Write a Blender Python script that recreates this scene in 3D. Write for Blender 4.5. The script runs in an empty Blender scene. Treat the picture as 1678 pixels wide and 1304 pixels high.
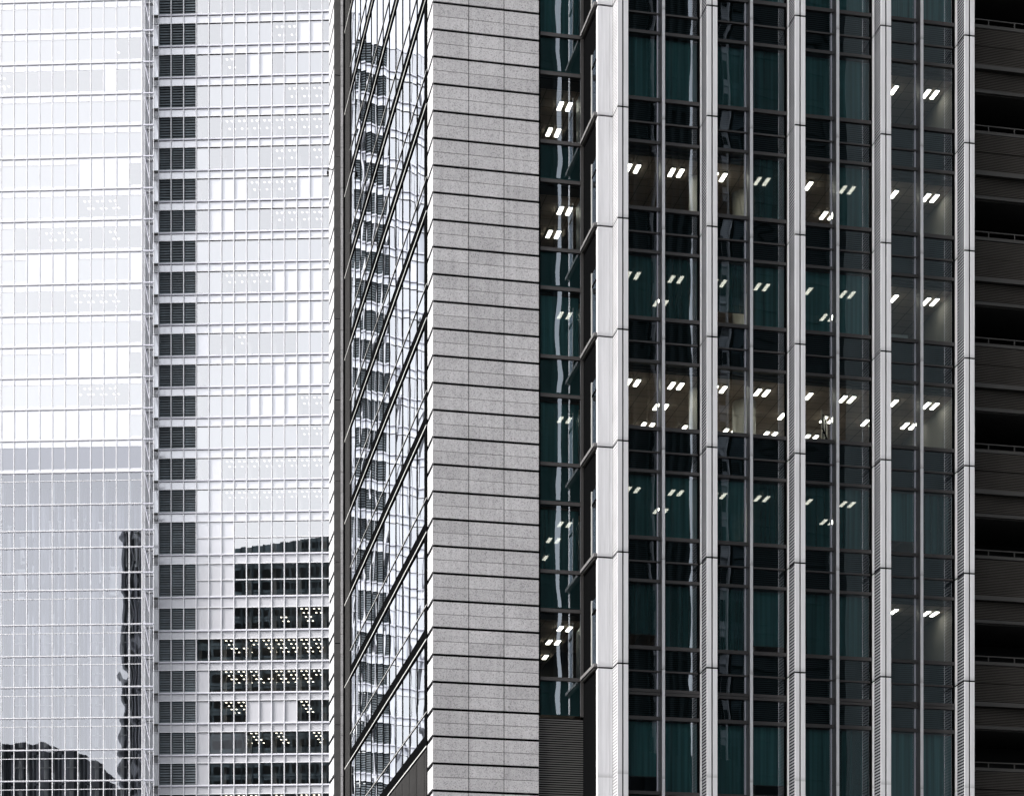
import bpy, math, random
from mathutils import Vector
R = math.radians
rnd = random.Random(7)
scn = bpy.context.scene
COL = scn.collection

# ------------------------------------------------------------------ camera
cam_d = bpy.data.cameras.new("camera"); cam = bpy.data.objects.new("camera", cam_d); COL.objects.link(cam)
cam.location = (0, 0, 1.6); cam.rotation_euler = (R(90), 0, 0)
cam_d.sensor_width = 36.0; cam_d.lens = 36.0 * 3413 / 1678
cam_d.shift_y = (1950 - 652) / 1678.0
cam_d.clip_start = 0.5; cam_d.clip_end = 3000
scn.camera = cam

# ------------------------------------------------------------------ sky and sun (overcast, light from the left)
SUN_AZ = (-0.93, -0.37); SUN_EL = R(42)
world = bpy.data.worlds.new("World"); scn.world = world; world.use_nodes = True
wn, wl = world.node_tree.nodes, world.node_tree.links
bg = wn["Background"]
sky = wn.new("ShaderNodeTexSky"); sky.sky_type = 'NISHITA'; sky.sun_disc = False
sky.sun_elevation = SUN_EL; sky.sun_rotation = math.atan2(SUN_AZ[0], SUN_AZ[1])
sky.air_density = 1.0; sky.dust_density = 4.0; sky.ozone_density = 1.0
hs = wn.new("ShaderNodeHueSaturation"); hs.inputs["Saturation"].default_value = 0.22
wl.new(sky.outputs[0], hs.inputs["Color"]); wl.new(hs.outputs[0], bg.inputs[0])
bg.inputs[1].default_value = 0.15
sd = bpy.data.lights.new("sun", 'SUN'); so = bpy.data.objects.new("sun", sd); COL.objects.link(so)
sd.energy = 1.5; sd.angle = R(14); sd.color = (1, 0.97, 0.93)
dv = Vector((SUN_AZ[0] * math.cos(SUN_EL), SUN_AZ[1] * math.cos(SUN_EL), math.sin(SUN_EL)))
so.rotation_euler = dv.to_track_quat('Z', 'Y').to_euler()
scn.view_settings.view_transform = 'Standard'; scn.view_settings.look = 'None'
scn.view_settings.exposure = 1.77; scn.view_settings.gamma = 1
cy = scn.cycles
cy.use_denoising = True; cy.max_bounces = 10; cy.diffuse_bounces = 3; cy.glossy_bounces = 6
cy.transparent_max_bounces = 16; cy.transmission_bounces = 4
cy.caustics_reflective = False; cy.caustics_refractive = False
cy.sample_clamp_indirect = 6

# ------------------------------------------------------------------ materials
ALB = 0.75          # lowers most base colours evenly, to balance them against the sky
def dim(c): return tuple(x * ALB for x in c)
def new_mat(name):
    m = bpy.data.materials.new(name); m.use_nodes = True
    return m, m.node_tree.nodes, m.node_tree.links, m.node_tree.nodes["Principled BSDF"]
def plain(name, c, rough=0.6, metal=0.0, vary=0.06, scale=(0.7, 0.7, 0.25), spec=0.4, slab=0.0):
    """paint / metal / stone with slow uneven tone; slab adds a tone per separate piece"""
    m, n, l, p = new_mat(name); c = dim(c)
    tc = n.new("ShaderNodeTexCoord"); mp = n.new("ShaderNodeMapping"); mp.inputs["Scale"].default_value = scale
    nz = n.new("ShaderNodeTexNoise"); nz.inputs["Scale"].default_value = 1.6; nz.inputs["Detail"].default_value = 7
    l.new(tc.outputs["Object"], mp.inputs[0]); l.new(mp.outputs[0], nz.inputs["Vector"])
    mr = n.new("ShaderNodeMapRange"); mr.inputs[1].default_value = .25; mr.inputs[2].default_value = .75
    mr.inputs[3].default_value = 1 - vary; mr.inputs[4].default_value = 1 + vary
    l.new(nz.outputs[0], mr.inputs[0])
    val = mr.outputs[0]
    if slab:
        g = n.new("ShaderNodeNewGeometry"); m2 = n.new("ShaderNodeMapRange")
        m2.inputs[3].default_value = 1 - slab; m2.inputs[4].default_value = 1 + slab
        l.new(g.outputs["Random Per Island"], m2.inputs[0])
        mu = n.new("ShaderNodeMath"); mu.operation = 'MULTIPLY'; l.new(val, mu.inputs[0]); l.new(m2.outputs[0], mu.inputs[1]); val = mu.outputs[0]
    mx = n.new("ShaderNodeVectorMath"); mx.operation = 'SCALE'; mx.inputs[0].default_value = c
    l.new(val, mx.inputs["Scale"]); l.new(mx.outputs[0], p.inputs["Base Color"])
    p.inputs["Roughness"].default_value = rough; p.inputs["Metallic"].default_value = metal
    p.inputs["Specular IOR Level"].default_value = spec
    return m
def striped(name, ca, cb, pitch, duty=0.5, rough=0.5, axis='Z', vary=0.1):
    """sheet metal with fine horizontal ribs"""
    m, n, l, p = new_mat(name); ca, cb = dim(ca), dim(cb)
    tc = n.new("ShaderNodeTexCoord"); sp = n.new("ShaderNodeSeparateXYZ"); l.new(tc.outputs["Object"], sp.inputs[0])
    d = n.new("ShaderNodeMath"); d.operation = 'DIVIDE'; d.inputs[1].default_value = pitch; l.new(sp.outputs[axis], d.inputs[0])
    fr = n.new("ShaderNodeMath"); fr.operation = 'FRACT'; l.new(d.outputs[0], fr.inputs[0])
    gt = n.new("ShaderNodeMath"); gt.operation = 'GREATER_THAN'; gt.inputs[1].default_value = duty; l.new(fr.outputs[0], gt.inputs[0])
    mx = n.new("ShaderNodeMix"); mx.data_type = 'RGBA'
    mx.inputs[6].default_value = (*ca, 1); mx.inputs[7].default_value = (*cb, 1); l.new(gt.outputs[0], mx.inputs[0])
    nz = n.new("ShaderNodeTexNoise"); nz.inputs["Scale"].default_value = 0.9; l.new(tc.outputs["Object"], nz.inputs["Vector"])
    mr = n.new("ShaderNodeMapRange"); mr.inputs[1].default_value = .3; mr.inputs[2].default_value = .7
    mr.inputs[3].default_value = 1 - vary; mr.inputs[4].default_value = 1 + vary; l.new(nz.outputs[0], mr.inputs[0])
    sc = n.new("ShaderNodeVectorMath"); sc.operation = 'SCALE'; l.new(mx.outputs[2], sc.inputs[0]); l.new(mr.outputs[0], sc.inputs["Scale"])
    l.new(sc.outputs[0], p.inputs["Base Color"]); p.inputs["Roughness"].default_value = rough; p.inputs["Specular IOR Level"].default_value = 0
    return m
def granite(name, c):
    m, n, l, p = new_mat(name); c = dim(c)
    tc = n.new("ShaderNodeTexCoord")
    vo = n.new("ShaderNodeTexVoronoi"); vo.inputs["Scale"].default_value = 34; l.new(tc.outputs["Object"], vo.inputs["Vector"])
    sx = n.new("ShaderNodeSeparateColor"); l.new(vo.outputs["Color"], sx.inputs[0])
    cr = n.new("ShaderNodeValToRGB"); e = cr.color_ramp.elements
    e[0].position = 0.0; e[0].color = (.55, .55, .55, 1); e[1].position = 1.0; e[1].color = (1.15, 1.15, 1.15, 1)
    a = e.new(.16); a.color = (.80, .80, .80, 1); b = e.new(.3); b.color = (.98, .98, .98, 1)
    l.new(sx.outputs[0], cr.inputs[0])
    nz = n.new("ShaderNodeTexNoise"); nz.inputs["Scale"].default_value = 0.8; nz.inputs["Detail"].default_value = 8; l.new(tc.outputs["Object"], nz.inputs["Vector"])
    mr = n.new("ShaderNodeMapRange"); mr.inputs[1].default_value = .3; mr.inputs[2].default_value = .7
    mr.inputs[3].default_value = .93; mr.inputs[4].default_value = 1.06; l.new(nz.outputs[0], mr.inputs[0])
    g = n.new("ShaderNodeNewGeometry"); m2 = n.new("ShaderNodeMapRange"); m2.inputs[3].default_value = .90; m2.inputs[4].default_value = 1.07
    l.new(g.outputs["Random Per Island"], m2.inputs[0])
    mp = n.new("ShaderNodeMapping"); mp.inputs["Scale"].default_value = (5, 5, .22); l.new(tc.outputs["Object"], mp.inputs[0])
    ns = n.new("ShaderNodeTexNoise"); ns.inputs["Scale"].default_value = 1.1; ns.inputs["Detail"].default_value = 6; l.new(mp.outputs[0], ns.inputs["Vector"])
    ms = n.new("ShaderNodeMapRange"); ms.inputs[1].default_value = .3; ms.inputs[2].default_value = .62; ms.inputs[3].default_value = .88; ms.inputs[4].default_value = 1.03; l.new(ns.outputs[0], ms.inputs[0])
    m9 = n.new("ShaderNodeMath"); m9.operation = 'MULTIPLY'; l.new(mr.outputs[0], m9.inputs[0]); l.new(ms.outputs[0], m9.inputs[1]); mr = m9
    mu = n.new("ShaderNodeMath"); mu.operation = 'MULTIPLY'; l.new(mr.outputs[0], mu.inputs[0]); l.new(m2.outputs[0], mu.inputs[1])
    s1 = n.new("ShaderNodeVectorMath"); s1.operation = 'SCALE'; l.new(cr.outputs[0], s1.inputs[0]); l.new(mu.outputs[0], s1.inputs["Scale"])
    s2 = n.new("ShaderNodeVectorMath"); s2.operation = 'MULTIPLY'; s2.inputs[1].default_value = c; l.new(s1.outputs[0], s2.inputs[0])
    l.new(s2.outputs[0], p.inputs["Base Color"]); p.inputs["Roughness"].default_value = .75; p.inputs["Specular IOR Level"].default_value = .25
    return m
def fin_metal(name, c):
    """white coated panel, rain streaks and grime that gathers just above each panel joint"""
    m, n, l, p = new_mat(name); c = dim(c)
    tc = n.new("ShaderNodeTexCoord"); sp = n.new("ShaderNodeSeparateXYZ"); l.new(tc.outputs["Object"], sp.inputs[0])
    a = n.new("ShaderNodeMath"); a.operation = 'SUBTRACT'; a.inputs[1].default_value = 40.6 - 80; l.new(sp.outputs['Z'], a.inputs[0])
    d = n.new("ShaderNodeMath"); d.operation = 'MODULO'; d.inputs[1].default_value = 4.0; l.new(a.outputs[0], d.inputs[0])
    mp = n.new("ShaderNodeMapping"); mp.inputs["Scale"].default_value = (9, 9, .35); l.new(tc.outputs["Object"], mp.inputs[0])
    nz = n.new("ShaderNodeTexNoise"); nz.inputs["Scale"].default_value = 1.4; nz.inputs["Detail"].default_value = 6; l.new(mp.outputs[0], nz.inputs["Vector"])
    w = n.new("ShaderNodeMath"); w.operation = 'MULTIPLY'; w.inputs[1].default_value = .36; l.new(nz.outputs[0], w.inputs[0])
    r1 = n.new("ShaderNodeMapRange"); r1.inputs[1].default_value = 0; r1.inputs[3].default_value = .70; r1.inputs[4].default_value = 1
    l.new(d.outputs[0], r1.inputs[0]); l.new(w.outputs[0], r1.inputs[2])
    r2 = n.new("ShaderNodeMapRange"); r2.inputs[1].default_value = .3; r2.inputs[2].default_value = .7; r2.inputs[3].default_value = .87; r2.inputs[4].default_value = 1.04
    l.new(nz.outputs[0], r2.inputs[0])
    mu = n.new("ShaderNodeMath"); mu.operation = 'MULTIPLY'; l.new(r1.outputs[0], mu.inputs[0]); l.new(r2.outputs[0], mu.inputs[1])
    sc = n.new("ShaderNodeVectorMath"); sc.operation = 'SCALE'; sc.inputs[0].default_value = c; l.new(mu.outputs[0], sc.inputs["Scale"])
    l.new(sc.outputs[0], p.inputs["Base Color"]); p.inputs["Roughness"].default_value = .42; p.inputs["Specular IOR Level"].default_value = .35
    return m
def glass(name, refl, tint, rcol=(.96, .98, 1), rough=0.0, edge=1.0):
    m = bpy.data.materials.new(name); m.use_nodes = True; n, l = m.node_tree.nodes, m.node_tree.links
    n.remove(n["Principled BSDF"]); out = n["Material Output"]
    t = n.new("ShaderNodeBsdfTransparent"); t.inputs[0].default_value = (*tint, 1)
    g = n.new("ShaderNodeBsdfGlossy"); g.inputs[0].default_value = (*rcol, 1); g.inputs["Roughness"].default_value = rough
    mx = n.new("ShaderNodeMixShader")
    fr = n.new("ShaderNodeFresnel"); fr.inputs[0].default_value = 1.52
    mr = n.new("ShaderNodeMapRange"); mr.inputs[1].default_value = .04; mr.inputs[2].default_value = 1; mr.inputs[3].default_value = refl; mr.inputs[4].default_value = edge
    l.new(fr.outputs[0], mr.inputs[0]); l.new(mr.outputs[0], mx.inputs[0])
    l.new(t.outputs[0], mx.inputs[1]); l.new(g.outputs[0], mx.inputs[2]); l.new(mx.outputs[0], out.inputs[0])
    return m
def enamel(name, c, refl):
    m = plain(name, c, .5, vary=.03, slab=.03); n, l = m.node_tree.nodes, m.node_tree.links
    g = n.new("ShaderNodeBsdfGlossy"); g.inputs[0].default_value = (.95, .96, 1, 1); g.inputs["Roughness"].default_value = .12
    mx = n.new("ShaderNodeMixShader"); mx.inputs[0].default_value = refl
    l.new(n["Principled BSDF"].outputs[0], mx.inputs[1]); l.new(g.outputs[0], mx.inputs[2]); l.new(mx.outputs[0], n["Material Output"].inputs[0])
    return m
def blind_mat(name, c, see):
    m = bpy.data.materials.new(name); m.use_nodes = True; n, l = m.node_tree.nodes, m.node_tree.links
    p = n["Principled BSDF"]; out = n["Material Output"]; p.inputs["Roughness"].default_value = .9
    tc = n.new("ShaderNodeTexCoord"); mp = n.new("ShaderNodeMapping"); mp.inputs["Scale"].default_value = (7, 7, .12)
    nz = n.new("ShaderNodeTexNoise"); nz.inputs["Scale"].default_value = 1.0; nz.inputs["Detail"].default_value = 4
    l.new(tc.outputs["Object"], mp.inputs[0]); l.new(mp.outputs[0], nz.inputs["Vector"])
    mr = n.new("ShaderNodeMapRange"); mr.inputs[1].default_value = .3; mr.inputs[2].default_value = .7; mr.inputs[3].default_value = .6; mr.inputs[4].default_value = 1.4
    l.new(nz.outputs[0], mr.inputs[0])
    oi = n.new("ShaderNodeObjectInfo"); m3 = n.new("ShaderNodeMapRange"); m3.inputs[3].default_value = .55; m3.inputs[4].default_value = 1.35; l.new(oi.outputs["Random"], m3.inputs[0])
    mm = n.new("ShaderNodeMath"); mm.operation = 'MULTIPLY'; l.new(mr.outputs[0], mm.inputs[0]); l.new(m3.outputs[0], mm.inputs[1])
    sc = n.new("ShaderNodeVectorMath"); sc.operation = 'SCALE'; sc.inputs[0].default_value = c; l.new(mm.outputs[0], sc.inputs["Scale"]); l.new(sc.outputs[0], p.inputs["Base Color"])
    t = n.new("ShaderNodeBsdfTransparent"); mx = n.new("ShaderNodeMixShader"); mx.inputs[0].default_value = see
    l.new(p.outputs[0], mx.inputs[1]); l.new(t.outputs[0], mx.inputs[2]); l.new(mx.outputs[0], out.inputs[0])
    return m
def glow(name, c, s):
    m = bpy.data.materials.new(name); m.use_nodes = True; n, l = m.node_tree.nodes, m.node_tree.links
    n.remove(n["Principled BSDF"]); e = n.new("ShaderNodeEmission"); e.inputs[0].default_value = (*c, 1); e.inputs[1].default_value = s
    l.new(e.outputs[0], n["Material Output"].inputs[0]); return m
def tiles(name, c, size=0.6):
    m, n, l, p = new_mat(name)
    tc = n.new("ShaderNodeTexCoord"); sp = n.new("ShaderNodeSeparateXYZ"); l.new(tc.outputs["Object"], sp.inputs[0])
    outs = []
    for ax in 'XY':
        d = n.new("ShaderNodeMath"); d.operation = 'DIVIDE'; d.inputs[1].default_value = size; l.new(sp.outputs[ax], d.inputs[0])
        f = n.new("ShaderNodeMath"); f.operation = 'FRACT'; l.new(d.outputs[0], f.inputs[0])
        g = n.new("ShaderNodeMath"); g.operation = 'LESS_THAN'; g.inputs[1].default_value = .05; l.new(f.outputs[0], g.inputs[0]); outs.append(g)
    mxm = n.new("ShaderNodeMath"); mxm.operation = 'MAXIMUM'; l.new(outs[0].outputs[0], mxm.inputs[0]); l.new(outs[1].outputs[0], mxm.inputs[1])
    mx = n.new("ShaderNodeMix"); mx.data_type = 'RGBA'; mx.inputs[6].default_value = (*c, 1); mx.inputs[7].default_value = (c[0] * .45, c[1] * .45, c[2] * .45, 1)
    l.new(mxm.outputs[0], mx.inputs[0]); l.new(mx.outputs[2], p.inputs["Base Color"]); p.inputs["Roughness"].default_value = .9
    return m

M = dict(
    granite=granite("grey granite", (.545, .535, .55)),
    pale_stone=granite("pale granite return", (.49, .49, .50)),
    joint=plain("dark joint", (.010, .010, .011), .9, spec=0),
    black=plain("black metal", (.004, .0042, .0045), .9, spec=0),
    dark_frame=plain("dark bronze frame", (.05, .047, .047), .45, vary=.15),
    sill_metal=plain('grey sill metal', (.16, .155, .155), .5),
    lip=plain("pale metal lip", (.55, .54, .52), .4),
    fin=fin_metal("white fin panel", (.76, .76, .785)),
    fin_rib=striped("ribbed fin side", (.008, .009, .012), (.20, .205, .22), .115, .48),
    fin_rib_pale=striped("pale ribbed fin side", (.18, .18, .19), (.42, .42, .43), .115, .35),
    spandrel=striped("ribbed spandrel panel", (.003, .006, .007), (.028, .041, .044), .075, .45),
    teal_back=plain("teal spandrel board", (.020, .090, .095), .7, vary=.25, scale=(2, 2, .3)),
    mesh=striped("dark expanded mesh", (.04, .04, .042), (.20, .195, .19), .055, .5),
    mesh_side=striped('dark perforated panel', (.012, .012, .013), (.055, .054, .053), .055, .5),
    grille=plain("louvre slat", (.11, .108, .105), .5, vary=.12),
    dark_louvre=striped("dark ribbed cladding", (.011, .010, .0095), (.085, .078, .070), .06, .45),
    dark_panel=plain("dark trim", (.07, .066, .062), .5, vary=.15),
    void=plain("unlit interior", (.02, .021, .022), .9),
    white=plain("white coated aluminium", (.68, .68, .71), .45, vary=.03),
    white_panel=enamel("white enamelled panel", (.50, .50, .535), .15),
    lifted_panel=enamel("white end panel lifted against shade", (.86, .86, .88), .30),  # whiter, glossier copy of white_panel, offsetting the shade between the wings
    lilac=plain("grey ledge metal", (.50, .50, .57), .5),
    blade=plain("slate louvre blade", (.060, .076, .088), .45, vary=.25, slab=.25),
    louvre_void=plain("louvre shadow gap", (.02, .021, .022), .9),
    brown_screen=plain("taupe screen panel", (.26, .235, .26), .7, slab=.05),
    room=plain("office back wall", (.20, .20, .20), .9),
    room_ceiling=plain("tower office ceiling", (.5, .49, .46), .9),
    atrium=plain("atrium wall", (.52, .52, .56), .8, slab=.2),
    atrium_dark=plain("atrium recess", (.09, .09, .10), .8),
    white_box=plain("white plant unit", (.85, .85, .83), .5, slab=.05),
    blind=plain("white roller blind", (.88, .88, .88), .8, vary=.03, slab=.05),
    grey_blind=plain("grey roller blind", (.60, .61, .64), .8, slab=.08),
    teal_blind=blind_mat("teal roller blind", (.062, .175, .184), .24),
    ceiling=tiles("tiled office ceiling", (.40, .32, .27)),
    office_wall=plain("office wall", (.22, .205, .19), .9),
    column=plain("white office column", (.55, .52, .47), .5),
    pelmet=plain("dark blue pelmet", (.012, .02, .026), .5),
    carpet=plain("carpet", (.25, .24, .23), .95),
    cabinet=plain("pale steel cabinet", (.62, .60, .57), .5),
    roomdim=plain('shaded back wall', (.13, .13, .125), .9),
    g_tower=glass("tower glass", .32, (.94, .94, .95), (.985, .98, .985)),
    g_atrium=glass("atrium glass", .19, (.90, .92, .96), (.93, .94, 1)),
    g_return=glass("return window glass", .20, (.6, .65, .68), (.85, .92, 1), edge=.3),
    g_side=glass("side curtain glass", .50, (.5, .55, .58), (.80, .83, .87)),
    g_front=glass("finned facade glass", .18, (.72, .80, .80), (.86, .93, 1)),
    mirror=glass("interior glass partition", .8, (.5, .5, .5)),
    g_dark=plain("dark window strip", (.012, .016, .018), .6, spec=.1),
    asphalt=plain("asphalt", (.05, .05, .052), .9),
    glow=glow("office tube light", (1, .92, .78), 5.5),
    glow_faint=glow('faint tower tube light', (1, .97, .9), .62),
    glow_far=glow("tower tube light", (1, .92, .72), 1.9),
    reflect_dark=plain("dark stone of the tower opposite", (.022, .030, .033), .7, vary=.2, slab=.2, spec=.1),
    reflect_far=plain('grey green glass tower opposite', (.16, .22, .25), .6, vary=.35, slab=.35),
    reflect_pale=plain("pale mullion of the tower opposite", (.55, .57, .60), .6),
    reflect_mid=plain("blue grey cladding of the tower opposite", (.06, .085, .10), .7, vary=.25, spec=.1),
)

# ------------------------------------------------------------------ mesh helpers
class MB:
    """collects boxes, sheets and panes in a building's own axes and links them as ONE object"""
    def __init__(s): s.v = []; s.f = []; s.m = []; s.mats = []; s.smooth = []
    def mi(s, m):
        m = M[m]
        if m not in s.mats: s.mats.append(m)
        return s.mats.index(m)
    def face(s, pts, m, smooth=False):
        b = len(s.v); s.v += [tuple(p) for p in pts]; s.f.append(tuple(range(b, b + len(pts)))); s.m.append(s.mi(m)); s.smooth.append(smooth)
    def box(s, x0, x1, y0, y1, z0, z1, m):
        b = len(s.v)
        s.v += [(x0, y0, z0), (x1, y0, z0), (x1, y1, z0), (x0, y1, z0), (x0, y0, z1), (x1, y0, z1), (x1, y1, z1), (x0, y1, z1)]
        k = s.mi(m)
        for q in ((0, 3, 2, 1), (4, 5, 6, 7), (0, 1, 5, 4), (1, 2, 6, 5), (2, 3, 7, 6), (3, 0, 4, 7)):
            s.f.append(tuple(b + i for i in q)); s.m.append(k); s.smooth.append(False)
    def prism(s, prof, x0, x1, m):
        """profile in (y, z) swept along x"""
        n = len(prof); b = len(s.v); k = s.mi(m)
        s.v += [(x0, p[0], p[1]) for p in prof] + [(x1, p[0], p[1]) for p in prof]
        for i in range(n):
            j = (i + 1) % n; s.f.append((b + i, b + j, b + n + j, b + n + i)); s.m.append(k); s.smooth.append(False)
        s.f.append(tuple(b + i for i in reversed(range(n)))); s.f.append(tuple(b + n + i for i in range(n))); s.m += [k, k]; s.smooth += [False, False]
    def bar(s, p, q, r, m):
        """square bar between two points"""
        p, q = Vector(p), Vector(q); d = (q - p).normalized(); a = d.orthogonal().normalized() * r; c = d.cross(a).normalized() * r
        b = len(s.v); k = s.mi(m)
        for o in (p, q): s.v += [tuple(o + a + c), tuple(o + a - c), tuple(o - a - c), tuple(o - a + c)]
        for q4 in ((0, 1, 2, 3), (7, 6, 5, 4), (0, 4, 5, 1), (1, 5, 6, 2), (2, 6, 7, 3), (3, 7, 4, 0)):
            s.f.append(tuple(b + i for i in q4)); s.m.append(k); s.smooth.append(False)
    def tube(s, x, y, z0, z1, r, m, n=24):
        b = len(s.v); k = s.mi(m)
        for z in (z0, z1): s.v += [(x + r * math.cos(2 * math.pi * i / n), y + r * math.sin(2 * math.pi * i / n), z) for i in range(n)]
        for i in range(n):
            j = (i + 1) % n; s.f.append((b + i, b + j, b + n + j, b + n + i)); s.m.append(k); s.smooth.append(True)
        s.f.append(tuple(b + n + i for i in range(n))); s.m.append(k); s.smooth.append(False)
    def pane(s, a0, a1, z0, z1, w, axis, m, amp=.0009, tilt=.0006, n=7, dome=1.0):
        """a sheet of insulating glass: slightly bowed, slightly out of true, as real panes are"""
        b = len(s.v); k = s.mi(m)
        A = amp * dome * rnd.choice((-1, 1, 1)) * rnd.uniform(.3, 1.1); t1 = rnd.uniform(-tilt, tilt); t2 = rnd.uniform(-tilt, tilt) * .6
        p1, p2 = rnd.uniform(0, 6.3), rnd.uniform(0, 6.3); B = amp * .35 * rnd.uniform(.3, 1); nz = max(3, min(14, int(n * (z1 - z0) / (a1 - a0))))
        for j in range(nz + 1):
            for i in range(n + 1):
                fa, fz = i / n, j / nz
                d = A * (1 - (2 * fa - 1) ** 2) * (1 - (2 * fz - 1) ** 2) + (fa - .5) * (a1 - a0) * t1 + (fz - .5) * (z1 - z0) * t2 + B * math.sin(5 * fz + p1) * math.sin(3.2 * fa + p2)
                a, z = a0 + (a1 - a0) * fa, z0 + (z1 - z0) * fz
                s.v.append((a, w + d, z) if axis == 'x' else (w + d, a, z))
        for j in range(nz):
            for i in range(n):
                q = b + j * (n + 1) + i
                s.f.append((q, q + 1, q + n + 2, q + n + 1)); s.m.append(k); s.smooth.append(True)
    def build(s, name, parent=None, off=(0, 0, 0), rz=0.0):
        me = bpy.data.meshes.new(name)
        ox, oy, oz = off
        me.from_pydata([(x - ox, y - oy, z - oz) for x, y, z in s.v], [], s.f)
        for mt in s.mats: me.materials.append(mt)
        me.polygons.foreach_set("material_index", s.m); me.polygons.foreach_set("use_smooth", s.smooth); me.update()
        o = bpy.data.objects.new(name, me); COL.objects.link(o)
        if parent: o.parent = parent
        o.rotation_euler.z = rz
        return o
def tag(o, label=None, cat=None, group=None, kind=None):
    if label: o['label'] = label
    if cat: o['category'] = cat
    if group: o['group'] = group
    if kind: o['kind'] = kind
    return o
def thing(name, label, cat, loc, rz=0, group=None):
    o = bpy.data.objects.new(name, None); COL.objects.link(o); o.empty_display_size = .1
    o.location = loc; o.rotation_euler.z = rz
    return tag(o, label, cat, group)
def ordinal(i): return ("first", "second", "third", "fourth", "fifth", "sixth", "seventh", "eighth", "ninth", "tenth")[i]

# ------------------------------------------------------------------ ground
g = MB(); g.face([(-900, -900, 0), (900, -900, 0), (900, 900, 0), (-900, 900, 0)], 'asphalt')
tag(g.build("ground"), kind='structure')

# shared frame of the two near buildings: u to the right along the fronts, v into the depth
P0 = Vector((10.346, 76.268)); RZ = R(11.316)
E1 = Vector((math.cos(RZ), math.sin(RZ))); E2 = Vector((-math.sin(RZ), math.cos(RZ)))
def W(u, v): return P0 + u * E1 + v * E2

# ================================================================== 1. granite tower with the glass side
US = -12.92; TOP = 64.0
c = W(US, 3.0)
tower1 = thing("granite_office_tower", "grey granite clad office tower with a narrow stone front and black gridded glass side", "office building", (c.x, c.y, 0), RZ)
o1 = (US, 3.0, 0)
def stone_pier():
    m = MB(); m.box(US + .05, -8.94, 3.05, 4.26, 0, TOP, 'joint')
    for k in range(int(TOP)):
        z = .33 + k
        for h0, h1 in ((.045, .490), (.507, .955)):
            e = (US, -11.58, -10.25, -8.935)
            for i in range(3):
                m.box(e[i] + (.014 if i else 0), e[i + 1] - (.014 if i < 2 else 0), 3.0 + rnd.uniform(0, .003), 3.06, z + h0, z + h1, 'granite')
    return m.build("stone_pier", tower1, o1)
stone_pier()
m = MB()
for k in range(int(TOP)):
    z = .33 + k
    for h0, h1 in ((.085, .496), (.503, .915)): m.box(US, US + .06, 3.062, 4.26, z + h0, z + h1, 'pale_stone')
m.build("stone_return", tower1, o1)
# --- glass side, in the side's own axes: a outwards is negative, b into the depth
SR = R(11.735) - RZ
SB0, SP, NC = 1.80, 1.835, 12
ZW = 2.2
def sb(mb, name, parent=None): return mb.build(name, parent or tower1, (0, 0, 0), SR if parent is None else 0)
mb_ = MB(); mb_.box(.7, 3.75, 1.35, 12.5, 0, TOP - .3, 'void'); mb_.box(.7, 14, 12.5, 28.6, 0, TOP - .3, 'void'); sb(mb_, "building_core")
zs = [ZW + 4 * n for n in range(4, 15)]
cells = sorted([(k, z) for k in range(NC) for z in zs], key=lambda q: (q[0] * 1.8 + abs(q[1] - 30) * .35))
def side_window(mb, k, z):
    b0, b1 = SB0 + SP * k + .045, SB0 + SP * (k + 1) - .045
    mb.pane(b0, b1, z + .50, z + 1.29, 0, 'y', 'g_side', amp=.0009, tilt=.0010)
    mb.pane(b0, b1, z + 1.37, z + 3.90, 0, 'y', 'g_side', amp=.0013, tilt=.0010)
for k, z in cells[:100]:
    w = MB(); side_window(w, k, z); sb(w, "window")
w = MB()
for k, z in cells[100:]: side_window(w, k, z)
sb(w, "far_windows")['kind'] = 'stuff'
w = MB(); w.box(-.02, .04, 1.28, SB0, 18.2, TOP, 'black'); sb(w, "edge_frame")
for z in zs:
    w = MB(); w.box(-.022, .03, 1.28, SB0 + SP * NC, z + .045, z + .50, 'black'); w.box(-.045, .02, 1.28, SB0 + SP * NC + 2, z, z + .045, 'lip'); w.box(-.03, .03, 1.28, SB0 + SP * NC, z - .10, z - .003, 'black')
    sb(w, "ledge")
    w = MB(); w.box(-.015, .03, 1.28, SB0 + SP * NC, z + 1.295, z + 1.365, 'black'); w.box(-.03, -.015, 1.28, SB0 + SP * NC, z + 1.30, z + 1.325, 'lip'); sb(w, "transom")
for k in range(NC + 1):
    w = MB(); b = SB0 + SP * k; w.box(-.014, .035, b - .095, b + .095, 18.3, TOP, 'black'); sb(w, "mullion")
for k in range(-1, NC):
    w = MB(); b0, b1 = (SB0 + SP * k + .03, SB0 + SP * (k + 1) - .03) if k >= 0 else (1.28, SB0 - .03)
    w.box(-.03, .05, b0, b1, 0, 18.1, 'mesh_side')
    for j in range(60): w.box(-.034, -.029, b1 - .05, b1 - .02, 12 + j * .1, 12.05 + j * .1, 'joint')
    sb(w, "metal_panel")
w = MB(); w.box(-.03, .05, SB0 + SP * NC + .05, 25.6, 0, TOP, 'mesh_side'); sb(w, "mesh_screen")
w = MB(); w.box(.1, .3, 25.6, 26.7, 0, TOP, 'joint'); w.box(-.40, .6, 26.75, 28.70, 0, TOP, 'joint')
for k in range(int(TOP)):
    z = .05 + k
    w.box(-.45, -.40, 26.72, 28.75, z + .10, z + .90, 'pale_stone')
    w.box(-.118, 0, 26.68, 26.74, z + .01, z + .99, 'granite')
fp = sb(w, "corner_pier")
w = MB()
for k in range(16): w.box(-.44, -.124, 26.69, 26.74, .6 + 4 * k, 4.57 + 4 * k, 'mesh')
sb(w, "mesh_screen", fp)
q = W(US, 3.0) + Vector((math.cos(R(11.735)), math.sin(R(11.735)))) * -.72 + Vector((-math.sin(R(11.735)), math.cos(R(11.735)))) * 26.95
t = thing("security_camera", "tiny black camera on a bracket on the pale edge of the far mesh pier", "security camera", (q.x, q.y, 51.9), R(11.735))
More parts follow.
